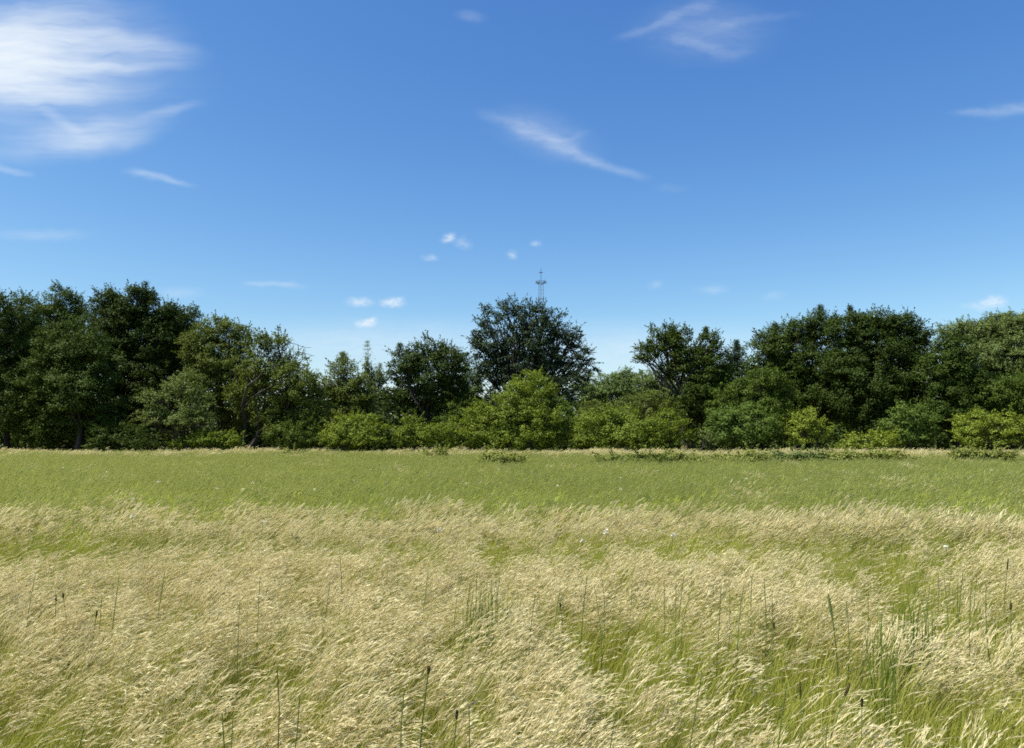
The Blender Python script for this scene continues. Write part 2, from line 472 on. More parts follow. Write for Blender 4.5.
plant('broadleaf_tree', 'rounded dark green tree right of the broadest dark tree', 'tree', 'dark', 61, 955,
      [(952, 352, 22, 18), (936, 372, 22, 20), (962, 378, 20, 24), (946, 400, 28, 24), (962, 420, 22, 20), (925, 415, 22, 22)], 32, TREES, fill=1.35, wisp=1.0, droop=.15)
plant('broadleaf_tree', 'tall pale grey green tree behind the others near the right edge', 'tree', 'grey', 76, 985,
      [(980, 334, 24, 15), (958, 332, 18, 10), (1000, 330, 20, 18), (985, 360, 34, 26), (1002, 390, 34, 30), (974, 396, 30, 30)], 33, TREES, fill=1.35, wisp=1.4, gap=.2)
plant('broadleaf_tree', 'tall pale grey green tree cut off by the right edge', 'tree', 'grey', 74, 1030,
      [(1018, 324, 18, 14), (1040, 330, 26, 20), (1026, 352, 30, 26), (1036, 385, 40, 34), (1070, 370, 40, 50)], 34, TREES, fill=1.35, wisp=1.4, gap=.2, spires=((1010, 325, 312, 9),))
plant('broadleaf_tree', 'fresh green tree below the pale grey ones at the right edge', 'tree', 'mid', 60, 1004,
      [(1006, 388, 22, 13), (988, 398, 18, 13), (1024, 392, 20, 22), (1008, 410, 28, 18), (980, 416, 16, 14), (1040, 412, 28, 26)], 35, TREES, wisp=.9, clump=.42, leaf=.13)
# a few more that close the wood beyond both edges of the frame
plant('broadleaf_tree', 'dark tree half hidden behind the crown at the left edge', 'tree', 'dark', 76, 25,
      [(28, 322, 22, 22), (30, 360, 34, 34), (36, 405, 34, 34)], 36, TREES, wisp=1.2)

# shrubs
shrub('light green shrub below the yellowish pointed tree, the leftmost of the light ones', 'light', 56, 356, [(346, 428, 20, 14), (368, 426, 20, 13), (356, 436, 30, 12), (332, 438, 12, 10)], 41)
shrub('light green low shrub in front of the round dark tree', 'light', 56.5, 420, [(412, 428, 16, 11), (432, 432, 16, 11), (420, 438, 24, 10), (402, 438, 10, 9)], 42)
shrub('biggest light green shrub, heaped in several domes below the tallest middle tree', 'light', 57.5, 512,
      [(532, 392, 24, 21), (508, 408, 20, 17), (552, 408, 18, 18), (480, 418, 18, 16), (500, 428, 30, 18), (536, 426, 30, 20), (456, 428, 14, 12), (466, 436, 24, 12), (558, 432, 16, 14), (516, 438, 44, 12)], 43)
shrub('light green shrub with two humps between the biggest one and the leaning tree', 'light', 56.5, 635,
      [(596, 424, 22, 16), (620, 420, 20, 15), (662, 426, 22, 14), (680, 432, 14, 12), (640, 434, 30, 13), (584, 436, 16, 12), (610, 438, 34, 12)], 44)
shrub('pale olive shrub rising behind the two humped light green one', 'olive', 61, 645, [(628, 408, 16, 11), (650, 404, 22, 14), (600, 410, 20, 13), (668, 414, 16, 12), (630, 425, 46, 18)], 45)
shrub('cool green dense shrub with domed top below the smaller rounded tree', 'teal', 57, 742, [(738, 418, 24, 16), (758, 424, 20, 16), (718, 424, 18, 15), (742, 434, 36, 13), (772, 434, 10, 11)], 46)
shrub('tiny grey green shrub left of the cool green dense one', 'grey', 55, 704, [(704, 437, 7, 7), (712, 441, 7, 5)], 47, clump=.3)
shrub('small yellow green shrub, rounded and tight, against deep shade on the right', 'yellow', 56, 808, [(808, 420, 17, 12), (798, 430, 13, 11), (820, 430, 13, 11), (808, 437, 20, 8)], 48)
shrub('mid green ragged shrub with shade either side, below the broadest dark tree', 'teal', 57, 912, [(910, 414, 17, 13), (898, 426, 16, 12), (926, 424, 15, 12), (912, 436, 26, 11)], 49, wisp=1.2, gap=.15)
shrub('low sprawling yellow green shrub left of the ragged one', 'yellow', 54, 868, [(866, 440, 20, 8), (886, 438, 14, 9), (850, 444, 12, 6), (862, 448, 24, 5)], 50, clump=.34)
shrub('wide yellow green shrub at the right edge', 'yellow', 56, 992, [(976, 422, 18, 12), (1000, 424, 22, 12), (1022, 428, 16, 13), (970, 434, 18, 10), (1000, 436, 34, 10), (1036, 436, 18, 12)], 51)
shrub('bright green undergrowth bush beneath the sparse forking tree', 'light', 57, 208, [(196, 440, 20, 8), (224, 438, 18, 9), (212, 444, 30, 7), (178, 445, 12, 5)], 52, clump=.36, wisp=1.3)
shrub('dull green bush at the foot of the sparse forking tree, right side', 'mid', 57.5, 296, [(282, 434, 16, 12), (304, 432, 18, 14), (294, 440, 28, 9)], 53)
shrub('dark bush low in the shade under the trees at far left', 'dark', 58.5, 120, [(108, 436, 20, 12), (136, 434, 20, 12), (122, 442, 34, 8)], 54)
shrub('mid green bush between the round dark tree and the biggest shrub', 'mid', 61, 452, [(448, 414, 16, 14), (464, 408, 14, 12), (456, 428, 22, 16)], 55)

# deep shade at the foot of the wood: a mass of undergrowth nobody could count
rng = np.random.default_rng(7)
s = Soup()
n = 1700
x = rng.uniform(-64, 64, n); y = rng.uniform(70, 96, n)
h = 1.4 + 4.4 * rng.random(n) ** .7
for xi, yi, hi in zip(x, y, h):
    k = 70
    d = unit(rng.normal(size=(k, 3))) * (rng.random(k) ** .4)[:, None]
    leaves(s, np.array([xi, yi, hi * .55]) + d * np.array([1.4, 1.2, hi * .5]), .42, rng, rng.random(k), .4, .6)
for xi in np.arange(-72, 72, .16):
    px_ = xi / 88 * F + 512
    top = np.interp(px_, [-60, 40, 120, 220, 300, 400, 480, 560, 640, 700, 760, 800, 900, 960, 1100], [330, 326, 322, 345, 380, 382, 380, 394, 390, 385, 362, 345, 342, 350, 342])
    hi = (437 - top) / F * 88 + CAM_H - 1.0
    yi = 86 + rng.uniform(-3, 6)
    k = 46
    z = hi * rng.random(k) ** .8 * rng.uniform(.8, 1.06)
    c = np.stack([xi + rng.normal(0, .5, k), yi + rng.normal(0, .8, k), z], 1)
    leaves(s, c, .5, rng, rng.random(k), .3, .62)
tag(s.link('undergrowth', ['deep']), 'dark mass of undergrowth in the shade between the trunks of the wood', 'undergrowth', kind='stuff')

# ------------------------------------------------------------------ ground
me = bpy.data.meshes.new('ground')
me.from_pydata([(-4000, -600, 0), (4000, -600, 0), (4000, 6000, 0), (-4000, 6000, 0)], [], [(0, 1, 2, 3)])
me.materials.append(ground_mat())
g = bpy.data.objects.new('ground', me); C.objects.link(g)
tag(g, 'earth and thatch of the meadow under the grass', 'ground', kind='structure')


# ------------------------------------------------------------------ grass
def stem_path(rng, h, lean, n=6, az=None):
    """stem blown to +X: upright at the foot, bowed near the top"""
    t = np.linspace(0, 1, n)
    a = rng.normal(0, .28) if az is None else az
    dirn = np.array([math.cos(a), math.sin(a), 0])
    x = lean * t ** 2.1
    z = h * (t - .22 * (lean / h) * t ** 3)
    return dirn[None] * x[:, None] + np.array([0, 0, 1]) * z[:, None], dirn


def clump_mesh(name, seed, r, tufts, stems, blades, h=(.5, .72), lean=(.18, .42), near=True, mats=('straw', 'head', 'blade'),
               head_len=(.09, .16), blade_h=(.25, .5), blade_slot=2, width=1.0, tight=.03, fat=1.0):
    """a patch of several tufts; the stems and blades of one tuft lean and bow together"""
    rng = np.random.default_rng(seed)
    s = Soup()
    for _ in range(tufts):
        ct = np.append(rng.uniform(-1, 1, 2) * r, 0)
        th, tl, ta = rng.uniform(*h), rng.uniform(*lean), rng.normal(0, .22)
        thl, tt0 = rng.uniform(*head_len), np.clip(rng.normal(.5, .2), 0, 1)
        nod, dip = rng.uniform(.1, .8), rng.uniform(.05, .4)
        for _ in range(stems):
            o = ct + np.append(rng.normal(size=2) * tight, 0)
            p, dn = stem_path(rng, th * rng.uniform(.88, 1.08), tl * rng.uniform(.8, 1.2), 6 if near else 4, ta + rng.normal(0, .12))
            p = p + o
            side = unit(np.array([rng.normal(), rng.normal() * .4, rng.normal() * .3]))
            s.ribbon(p, np.linspace(.0016, .0009, len(p)) * width, side, rng.random(), 0)
            tip = p[-1]; hd = unit(p[-1] - p[-2])
            hd = unit(hd + dn * nod * rng.uniform(.8, 1.2) + np.array([0, 0, rng.uniform(-.2, .05)]))
            hl = thl * rng.uniform(.75, 1.2)
            m = 7 if near else 4
            tt = np.linspace(0, 1, m)
            down = np.array([0, 0, -1])
            hp = tip + hd * (tt * hl)[:, None] + down * (tt ** 2 * hl * dip)[:, None]
            tint = np.clip(rng.normal(tt0, .12), 0, 1)
            prof = np.sin(PI * (tt * .84 + .10)) * rng.uniform(.0028, .005) * width * fat
            s.ribbon(hp, prof, unit(np.cross(hd, [0, .2, 1])), tint, 1)
            s.ribbon(hp, prof, unit(np.cross(hd, [0, 1, .3])), tint, 1)
            if near:
                k = 13
                u = rng.random(k)
                c = tip + hd * (u * hl)[:, None] + down * (u ** 2 * hl * dip)[:, None]
                dv = unit(hd + down * (2 * u * dip)[:, None] + rng.normal(size=(k, 3)) * .13)
                ll = (rng.uniform(.02, .046, k) * width)[:, None]
                sd = unit(np.cross(dv, rng.normal(size=(k, 3)))) * (rng.uniform(.0009, .0018, k) * width)[:, None]
                s.quads(np.stack([c, c + dv * ll * .5 + sd, c + dv * ll, c + dv * ll * .5 - sd], 1), np.clip(rng.normal(tint, .12, k), 0, 1), 1)
    nb = max(1, int(tufts * 1.6))
    for _ in range(nb):
        ct = np.append(rng.uniform(-1, 1, 2) * r, 0)
        bh, bl, ba, bt = rng.uniform(*blade_h), rng.uniform(.1, .6), rng.normal(0, .5), np.clip(rng.normal(.5, .22), 0, 1)
        for _ in range(max(1, blades // nb)):
            hh = bh * rng.uniform(.75, 1.1)
            p, dn = stem_path(rng, hh, hh * bl * rng.uniform(.6, 1.4), 5 if near else 3, ba + rng.normal(0, .4))
            p = p + ct + np.append(rng.normal(size=2) * tight * 1.2, 0)
            side = unit(np.array([1, rng.normal() * .6, 0]))
            n = len(p)
            s.ribbon(p, np.linspace(1, .15, n) * rng.uniform(.0018, .0036) * width, side, np.clip(rng.normal(bt, .15), 0, 1), blade_slot)
    return s.mesh(name, mats)


def clump_set(tagname, k, **kw):
    col = bpy.data.collections.new(tagname)      # not linked to the scene: only source meshes for the scatter
    for i in range(k):
        o = bpy.data.objects.new(f'{tagname}_tuft', clump_mesh(tagname, 1000 + i * 17 + len(tagname), **kw))
        col.objects.link(o)
    return col


def scatter(name, label, pts, rot, scale, col, cat='grass'):
    me = bpy.data.meshes.new(name)
    me.vertices.add(len(pts)); me.vertices.foreach_set('co', pts.astype(np.float32).ravel())
    a = me.attributes.new('turn', 'FLOAT_VECTOR', 'POINT'); a.data.foreach_set('vector', rot.astype(np.float32).ravel())
    a = me.attributes.new('size', 'FLOAT', 'POINT'); a.data.foreach_set('value', scale.astype(np.float32))
    o = bpy.data.objects.new(name, me); C.objects.link(o)
    tag(o, label, cat, kind='stuff')
    ng = bpy.data.node_groups.new(name + '_scatter', 'GeometryNodeTree')
    ng.interface.new_socket('Geometry', in_out='INPUT', socket_type='NodeSocketGeometry')
    ng.interface.new_socket('Geometry', in_out='OUTPUT', socket_type='NodeSocketGeometry')
    N = ng.nodes
    gi, go = N.new('NodeGroupInput'), N.new('NodeGroupOutput')
    ci = N.new('GeometryNodeCollectionInfo')
    ci.inputs['Collection'].default_value = col
    ci.inputs['Separate Children'].default_value = True
    ci.inputs['Reset Children'].default_value = True
    iop = N.new('GeometryNodeInstanceOnPoints')
    iop.inputs['Pick Instance'].default_value = True
    rv = N.new('FunctionNodeRandomValue'); rv.data_type = 'INT'
    rv.inputs[4].default_value = 0; rv.inputs[5].default_value = len(col.objects) - 1
    nr = N.new('GeometryNodeInputNamedAttribute'); nr.data_type = 'FLOAT_VECTOR'; nr.inputs['Name'].default_value = 'turn'
    ns = N.new('GeometryNodeInputNamedAttribute'); ns.data_type = 'FLOAT'; ns.inputs['Name'].default_value = 'size'
    e2r = N.new('FunctionNodeEulerToRotation')
    lk = ng.links.new
    lk(gi.outputs[0], iop.inputs['Points'])
    lk(ci.outputs[0], iop.inputs['Instance'])
    lk(rv.outputs[2], iop.inputs['Instance Index'])
    lk(nr.outputs[0], e2r.inputs[0]); lk(e2r.outputs[0], iop.inputs['Rotation'])
    lk(ns.outputs[0], iop.inputs['Scale'])
    lk(iop.outputs[0], go.inputs[0])
    md = o.modifiers.new('scatter', 'NODES'); md.node_group = ng
    return o


def vnoise(x, y, seed):
    """smooth value noise, 0..1"""
    r = np.random.default_rng(seed); T = r.random((256, 256))
    xi, yi = np.floor(x).astype(int), np.floor(y).astype(int)
    fx, fy = x - xi, y - yi
    fx, fy = fx * fx * (3 - 2 * fx), fy * fy * (3 - 2 * fy)
    g = lambda a, b: T[a % 256, b % 256]
    return (g(xi, yi) * (1 - fx) + g(xi + 1, yi) * fx) * (1 - fy) + (g(xi, yi + 1) * (1 - fx) + g(xi + 1, yi + 1) * fx) * fy


def fbm(x, y, seed):
    return (vnoise(x, y, seed) + .5 * vnoise(x * 2.1, y * 2.1, seed + 1) + .25 * vnoise(x * 4.3, y * 4.3, seed + 2)) / 1.75


def smooth(a, b, x):
    t = np.clip((x - a) / (b - a), 0, 1)
    return t * t * (3 - 2 * t)


GREEN_SPOTS = [(905, 612, 70, 28), (560, 640, 60, 22), (420, 690, 60, 24), (500, 600, 25, 18), (760, 560, 160, 12), (60, 545, 120, 12), (700, 600, 60, 16),
               (780, 660, 70, 20), (640, 600, 40, 12), (230, 690, 50, 16), (300, 640, 40, 12), (130, 650, 40, 12), (960, 700, 30, 14), (600, 690, 60, 16), (330, 565, 60, 8)]


def greenness(P):
    """0 = dry cream grass, 1 = green grass, as the meadow lies on the ground"""
    x, y = P[:, 0], P[:, 1]
    wob = (fbm(x * .10, y * .22, 5) - .5) * .6
    yy = y * (1 + .16 * wob) + .5 * wob
    g = np.zeros(len(P))
    nz = fbm(x * .9 + 40, y * .9, 9)
    g = np.maximum(g, (.15 + .83 * smooth(.42, .62, nz)) * (yy < 7.3))
    for (sx, sy, rx, ry) in GREEN_SPOTS:
        # spots lie where the photo shows green patches of the field, at grass-top height
        d = ray(sx, sy); Y = (CAM_H - .5) / max(.02, -d[2]); X = d[0] * Y
        ru = rx / F * Y; rv_ = max(.35, Y * Y * ry / F / 1.2)
        e = ((x - X) / ru) ** 2 + ((y - Y) / rv_) ** 2
        g = np.maximum(g, 1.5 * np.exp(-e * .9) * (.6 + .6 * nz))
    px_ = x / y * F + 512
    crest = smooth(5.2, 5.7, yy) * (1 - smooth(6.9, 7.3, yy)) * smooth(120, 230, px_) * (1 - smooth(720, 820, px_))
    g = g * (1 - .75 * crest)
    band = smooth(7.1, 7.6, yy) * (1 - smooth(9.2, 9.9, yy))
    px_ = x / y * F + 512
    side = np.maximum(smooth(520, 600, px_) * (1 - smooth(860, 960, px_)), 1 - smooth(90, 170, px_))
    g = np.maximum(g, band * np.clip(.935 + .06 * side, 0, 1))
    g = np.maximum(g, (1 - (1 - smooth(9.6, 14.5, yy)) ** 3) * .988)
    return np.clip(g, 0, 1)


def field_points(rng, y0, y1, dens, margin):
    n = int(dens * (y1 - y0) * 2 * (.70 * y1 + margin))
    y = rng.uniform(y0, y1, n); x = rng.uniform(-1, 1, n) * (.70 * y1 + margin)
    k = np.abs(x) < .70 * y + margin
    return np.stack([x[k], y[k], np.zeros(k.sum())], 1)


def turn_size(rng, P, s0=.8, s1=1.2, spread=.22):
    n = len(P)
    x, y = P[:, 0], P[:, 1]
    gust = (fbm(x * .55 + 3, y * .55, 51) - .5) * 2
    rot = np.stack([rng.normal(0, .05, n), rng.normal(.0, .07, n) + .12 * gust, rng.normal(0, spread, n) + .5 * (fbm(x * .4, y * .4 + 7, 61) - .5)], 1)
    return rot, rng.uniform(s0, s1, n) * (1 + .22 * (fbm(x * .7, y * .7, 71) - .5))


rng = np.random.default_rng(3)
dry_near = clump_set('dry_near', 12, r=.17, tufts=6, stems=10, blades=80, mats=('straw', 'head', 'mature'), head_len=(.07, .15), h=(.54, .80), lean=(.11, .30), tight=.03, fat=.66, blade_h=(.42, .72))
green_near = clump_set('green_near', 8, r=.17, tufts=3, stems=1, blades=66, mats=('straw', 'head', 'blade'), blade_h=(.5, .84), h=(.6, .82), tight=.035)
dry_far = clump_set('dry_far', 6, r=.42, tufts=26, stems=5, blades=130, near=False, mats=('straw', 'plume', 'mature'), width=1.4, head_len=(.08, .14), h=(.44, .62), lean=(.07, .22), tight=.035, fat=1.3)
green_far = clump_set('green_far', 8, r=.42, tufts=16, stems=2, blades=170, near=False, mats=('mature', 'tip', 'meadow'), width=2.0, fat=.8, blade_h=(.38, .62), h=(.5, .68), lean=(.08, .25), tight=.03)
edge_far = clump_set('edge_far', 6, r=.45, tufts=14, stems=6, blades=90, near=False, mats=('straw', 'plume', 'meadow'), width=2.2, head_len=(.10, .22), h=(.42, .70), lean=(.1, .3), tight=.05, blade_h=(.3, .5))

P = field_points(rng, 1.3, 9.6, 36, 2.2)
pick = rng.random(len(P)) < greenness(P)
U = field_points(rng, 1.3, 7.4, 13, 2.2)          # green growth among the dry heads
U = U[rng.random(len(U)) < .35 + .65 * smooth(.38, .6, fbm(U[:, 0] * 1.1 + 8, U[:, 1] * 1.1, 19))]
P = np.concatenate([P, U]); pick = np.concatenate([pick, np.ones(len(U), bool)])
for nm, lab, msk, col in (('dry_grass', 'pale cream dry grass with feathery heads bent rightwards by wind over the near meadow', ~pick, dry_near),
                          ('green_grass', 'fresh green grass showing in patches through the pale dry grass close to the viewer', pick, green_near)):
    Q = P[msk]; r_, s_ = turn_size(rng, Q, .64, .90)
    scatter(nm, lab, Q, r_, s_, col)
Pa = field_points(rng, 9.4, 24, 8.5, 4); Pb = field_points(rng, 24, 52, 6.5, 5)
P = np.concatenate([Pa, Pb])
pick = rng.random(len(P)) < greenness(P)
for nm, lab, msk, col in (('tan_grass', 'tan band of dry grass crossing the meadow in front of the green band', ~pick, dry_far),
                          ('meadow_grass', 'broad band of green grass across the back half of the meadow', pick, green_far)):
    Q = P[msk]; r_, s_ = turn_size(rng, Q, .85, 1.15)
    scatter(nm, lab, Q, r_, s_, col)
P = field_points(rng, 42.5, 57, 5, 6)
pick = rng.random(len(P)) < np.clip(.15 + 1.1 * smooth(.35, .62, fbm(P[:, 0] * .12, P[:, 1] * .25, 35)) * smooth(-24, -8, P[:, 0] + 4 * (P[:, 1] - 50)), 0, .9)
r_, s_ = turn_size(rng, P[pick], .75, 1.25)
s_ = s_ * (.72 + .6 * fbm(P[pick][:, 0] * .16, P[pick][:, 1] * .05, 93))
scatter('seeding_grass', 'thin pale strip of tall seeding grass along the foot of the wood', P[pick], r_, s_, edge_far)
r_, s_ = turn_size(rng, P[~pick], .75, 1.15)
scatter('verge_grass', 'green grass mixed into the pale strip along the foot of the wood', P[~pick], r_, s_, green_far)

# ------------------------------------------------------------------ stalks, flowers, brambles
rng = np.random.default_rng(21)


def stalk(xt, yt, H, label, group=None, head=0, thick=1.0, name='weed_stalk', cat='weed stalk', headmat='spike', lean=.03, stemmat='stalk'):
    d = ray(xt, yt)
    Y = (CAM_H - H) / -d[2]
    top = np.array([d[0] * Y, Y, H])
    base = np.array([top[0] - rng.normal(lean + .02, .04), Y + rng.normal(0, .04), 0])
    root = empty(name, base)
    tag(root, label, cat, group)
    p = bend(np.array([0, 0, -.02]), top - base, rng, .022, 8)
    s = Soup(); s.tube(p, np.linspace(.0030, .0015, 8) * thick, 5, rng.random())
    for z in (.35, .5, .62):
        a = rng.uniform(0, 2 * PI); b0 = p[int(z * 7)]
        t = np.linspace(0, 1, 5)[:, None]
        s.ribbon(b0 + np.array([math.cos(a), math.sin(a), 0]) * t * .09 + np.array([0, 0, 1]) * (t * .12 - t * t * .05), np.linspace(.004, .0005, 5), (-math.sin(a), math.cos(a), 0), rng.random())
    s.link('stem', [stemmat], root, smooth=True)
    if head:
        hs = Soup(); k = 10
        t = np.linspace(0, 1, k)
        dirv = unit(p[-1] - p[-2])
        hp = p[-1] + dirv * ((t - .8) * head)[:, None]
        w = np.sin(PI * np.clip(t * .86 + .1, 0, 1)) ** .6 * .0034 * thick * rng.uniform(.85, 1.15)
        hs.tube(hp, w, 7, .5)
        kk = 160                         # bristly little scales all round the spike
        u = rng.random(kk); an = rng.uniform(0, 2 * PI, kk)
        nn = np.stack([np.cos(an), np.sin(an), np.full(kk, .6)], 1)
        c = p[-1] + dirv * ((u - .8) * head)[:, None] + nn * (np.interp(u, t, w))[:, None] * .9
        sd = unit(np.cross(nn, rng.normal(size=(kk, 3)))) * .0016
        hs.quads(np.stack([c - sd, c + nn * .0025, c + sd, c - nn * .001], 1), rng.random(kk))
        hs.link('seed_head', [headmat], root, smooth=True)
    return root


thin = [(340, 556), (165, 571), (35, 576), (119, 577), (260, 576), (428, 572), (462, 576), (477, 574), (485, 580), (500, 577), (277, 668), (222, 713),
        (233, 716), (300, 694), (102, 596), (469, 706), (684, 576), (676, 583), (632, 572), (587, 577), (602, 579), (729, 580), (744, 584), (764, 578),
        (787, 682), (827, 724), (719, 722), (616, 712), (952, 568), (944, 577), (977, 576), (930, 584), (963, 570), (84, 728), (404, 690), (702, 672), (470, 583), (491, 579), (508, 585), (594, 584), (664, 580), (692, 588), (721, 586), (752, 576), (772, 590), (938, 572), (958, 580), (971, 588), (986, 584), (868, 596), (846, 600), (560, 590), (535, 596), (330, 580), (240, 600)]
for (x_, y_) in thin:
    stalk(x_, y_, rng.uniform(.80, .92), 'thin dark upright stalk standing above the pale bent grass', 'thin dark stalks above the pale grass', thick=rng.uniform(.95, 1.35))
stalk(829, 599, .84, 'thick green spike standing alone in the pale grass, right of the middle', head=.13, thick=1.9, headmat='stalk', lean=0)
stalk(429, 668, .84, 'tall stalk with a dark knob on top at the bottom of the photo', head=.03, thick=1.5)
stalk(457, 712, .84, 'bent stalk with a small brown tip right of the tall knobbed one', head=.025, thick=1.2, lean=.05)
stalk(849, 686, .78, 'short stout brown seed head tilted slightly, in the lower right pale grass', head=.05, thick=1.4)
stalk(862, 700, .77, 'small brown seed knob just right of the stout tilted seed head', head=.03, thick=1.1)
stalk(800, 685, .78, 'slender brown seed head leaning right, left of the stout tilted one', head=.06, thick=.9, lean=.06)
stalk(1008, 561, .82, 'dark upright seed head near the right edge, above the green tuft', head=.09, thick=1.5)
stalk(1011, 604, .78, 'dark round seed knob low near the right edge', head=.04, thick=1.6)
stalk(56, 596, .76, 'larger of two dark seed knobs side by side near the left edge', head=.04, thick=1.4)
stalk(63, 594, .76, 'smaller of two dark seed knobs side by side near the left edge', head=.03, thick=1.2)
stalk(97, 612, .75, 'lone dark seed knob right of the pair near the left edge', head=.04, thick=1.2)
stalk(774, 624, .74, 'blackish little seed knob lying in the pale grass under the green strip', head=.03, thick=1.3, lean=.08)
stalk(560, 604, .74, 'tiny dark seed knob in the pale grass left of the middle green patch', head=.025, thick=1.1)

# the tall fresh green tuft in the right foreground
t_ = [(875, 603), (884, 600), (892, 592), (899, 584), (903, 588), (909, 582), (914, 584), (919, 591), (926, 596), (934, 593), (880, 606), (895, 596)]
d = ray(905, 625); Yt = (CAM_H - .55) / -d[2]
ctr = np.array([d[0] * Yt, Yt, 0])
root = empty('grass_tuft', ctr)
tag(root, 'tall fresh green upright tuft of broad blades in the right foreground', 'grass tuft')
def upright_blades(tips, ctr, root, h0, h1, per, wid):
    for (x_, y_) in tips:
        H = rng.uniform(h0, h1)
        dd = ray(x_, y_); Y = (CAM_H - H) / -dd[2]; tip = np.array([dd[0] * Y, Y, H]) - ctr
        s = Soup()
        for _ in range(per):
            tp = tip + np.append(rng.normal(size=2) * np.array([.035, .08]), -rng.random() ** 1.5 * .3)
            b0 = tip * np.array([.9, .9, 0]) + np.append(rng.normal(size=2) * .05, 0) - np.array([.04, 0, 0])
            pth = bend(b0, tp, rng, .03, 9)
            pth[:, 0] += np.linspace(0, 1, 9) ** 3 * rng.uniform(0, .07)
            s.ribbon(pth, np.array([1, 1.2, 1.3, 1.3, 1.2, 1, .75, .45, .06]) * wid * rng.uniform(.6, 1.2), unit(np.array([1, rng.normal() * .7, 0])), rng.random())
        s.link('blade', ['reed'], root)


upright_blades(t_, ctr, root, .78, .94, 10, .0036)
d = ray(480, 595); Yt = (CAM_H - .5) / -d[2]
root = empty('grass_tuft', (d[0] * Yt, Yt, 0)); ctr = np.array(root.location)
tag(root, 'slim green upright tuft of blades left of the middle of the near field', 'grass tuft')
upright_blades([(473, 580), (478, 576), (483, 574), (489, 582), (497, 578), (504, 586), (468, 590)], ctr, root, .74, .86, 11, .0036)

# small white flower heads and pale moths of blossom over the green band
fl = [(30, 467), (62, 468), (88, 467), (157, 482), (106, 472), (196, 462), (251, 483), (215, 488), (384, 483), (427, 476), (131, 499), (313, 490), (352, 481), (370, 470),
      (531, 473), (537, 477), (620, 478), (639, 494), (619, 489), (655, 487), (694, 484), (662, 483), (556, 486), (724, 478), (745, 479), (991, 470), (1008, 473), (970, 477), (870, 486), (805, 480),
      (603, 532), (670, 535), (579, 542), (943, 547), (436, 530), (260, 522), (130, 516)]
for i, (x_, y_) in enumerate(fl):
    H = .70 if y_ < 510 else .74
    dd = ray(x_, y_); Y = (CAM_H - H) / -dd[2]
    s = Soup()
    s.tube(bend(np.array([0, 0, 0.]), np.array([.03, 0, H - .01]), rng, .02, 6), np.linspace(.004, .0025, 6), 4, .5, 0)
    k = 26; wd = (.014 if y_ > 510 else .026) * rng.uniform(.7, 1.3)
    an = rng.uniform(0, 2 * PI, k); rr = np.sqrt(rng.random(k)) * wd
    c = np.stack([.03 + np.cos(an) * rr * 1.4, np.sin(an) * rr, H + rng.normal(0, .012, k) + rr * .25], 1)
    leaves(s, c, .018, rng, rng.random(k), 1.2, .8, 1)
    tag(s.link('wildflower', ['stalk', 'white'], loc=(dd[0] * Y, Y, 0)), 'tiny white wildflower head dotted above the green grass of the meadow', 'wildflower', 'white wildflowers dotting the meadow')

# brambles in the field's far edge
def bramble(label, x0, x1, yt, Y, seed, mat='weed'):
    w = (x1 - x0) / 2; cx = (x0 + x1) / 2
    r_ = np.random.default_rng(seed)
    n = max(2, int(w / 9))
    lobes = [(x0 + (i + .5) * (x1 - x0) / n, yt + 7 + r_.uniform(-2.5, 2), w / n * 1.5, 8 + r_.uniform(0, 2.5)) for i in range(n)]
    return plant('bramble_bush', label, 'bush', mat, Y, cx, lobes, seed, 'low bushes along the far edge of the meadow', leaf_up=.9, leaf=.10, clump=.36, trunk_r=.012, wisp=.45, stems=3, foliage='foliage', wood='stems', pull=.8, fill=3.2)


bramble('low dark bush at the far meadow edge, the leftmost of those right of middle', 664, 708, 455, 34, 81)
bramble('small dark bush at the far meadow edge, right of the leftmost one', 724, 764, 456, 34, 82)
bramble('greyish weedy bush at the far meadow edge, below the small yellow green shrub', 764, 826, 454, 36, 83, 'grey')
bramble('widest green bush of the far meadow edge, below the low sprawling shrub', 826, 908, 454, 36, 84, 'weed')
bramble('dark little bush of the far meadow edge, next to the right frame edge', 955, 1012, 453, 36, 85)
bramble('short dull bush of the far meadow edge, below the two humped shrub', 600, 664, 457, 33, 86, 'olive')
bramble('tiny dark bush in the pale strip, below the low light green shrub', 420, 446, 453, 44, 87)
bramble('soft green weed clump at the meadow edge, below the biggest light green shrub', 484, 518, 456, 33, 88)
bramble('very low sprig bush in the pale strip, below the arching limbs', 283, 306, 453, 46, 89)

# ------------------------------------------------------------------ radio mast far beyond the wood
YM = 460.0
pm = YM / F
mb = at(541.5, 450, YM); mb[2] = 0
mast = empty('radio_mast', mb)
tag(mast, 'slim steel lattice radio mast rising far behind the tallest middle tree', 'radio mast')
zz = lambda y: at(541.5, y, YM)[2]
top_l = zz(283)
s = Soup()
cor = [np.array([math.cos(a), math.sin(a), 0]) for a in (PI / 2, PI / 2 + 2 * PI / 3, PI / 2 + 4 * PI / 3)]
wid = lambda z: 1.6 + 1.0 * (1 - z / top_l)
for c in cor:
    s.tube(np.array([c * wid(0), c * wid(top_l) + np.array([0, 0, top_l])]), .09, 5)
lv = np.linspace(0, top_l, 44)
for i in range(len(lv) - 1):
    for j in range(3):
        a, b = cor[j], cor[(j + 1) % 3]
        s.tube(np.array([a * wid(lv[i]) + [0, 0, lv[i]], b * wid(lv[i + 1]) + [0, 0, lv[i + 1]]]), .04, 4)
        s.tube(np.array([a * wid(lv[i]) + [0, 0, lv[i]], b * wid(lv[i]) + [0, 0, lv[i]]]), .03, 4)
s.link('lattice', ['steel'], mast)
s = Soup()
an = np.linspace(0, 2 * PI, 13)
for z, r in ((top_l, 2.6), (top_l + .9, 2.6)):
    s.tube(np.stack([np.cos(an) * r, np.sin(an) * r, np.full(13, z)], 1), .10, 4)
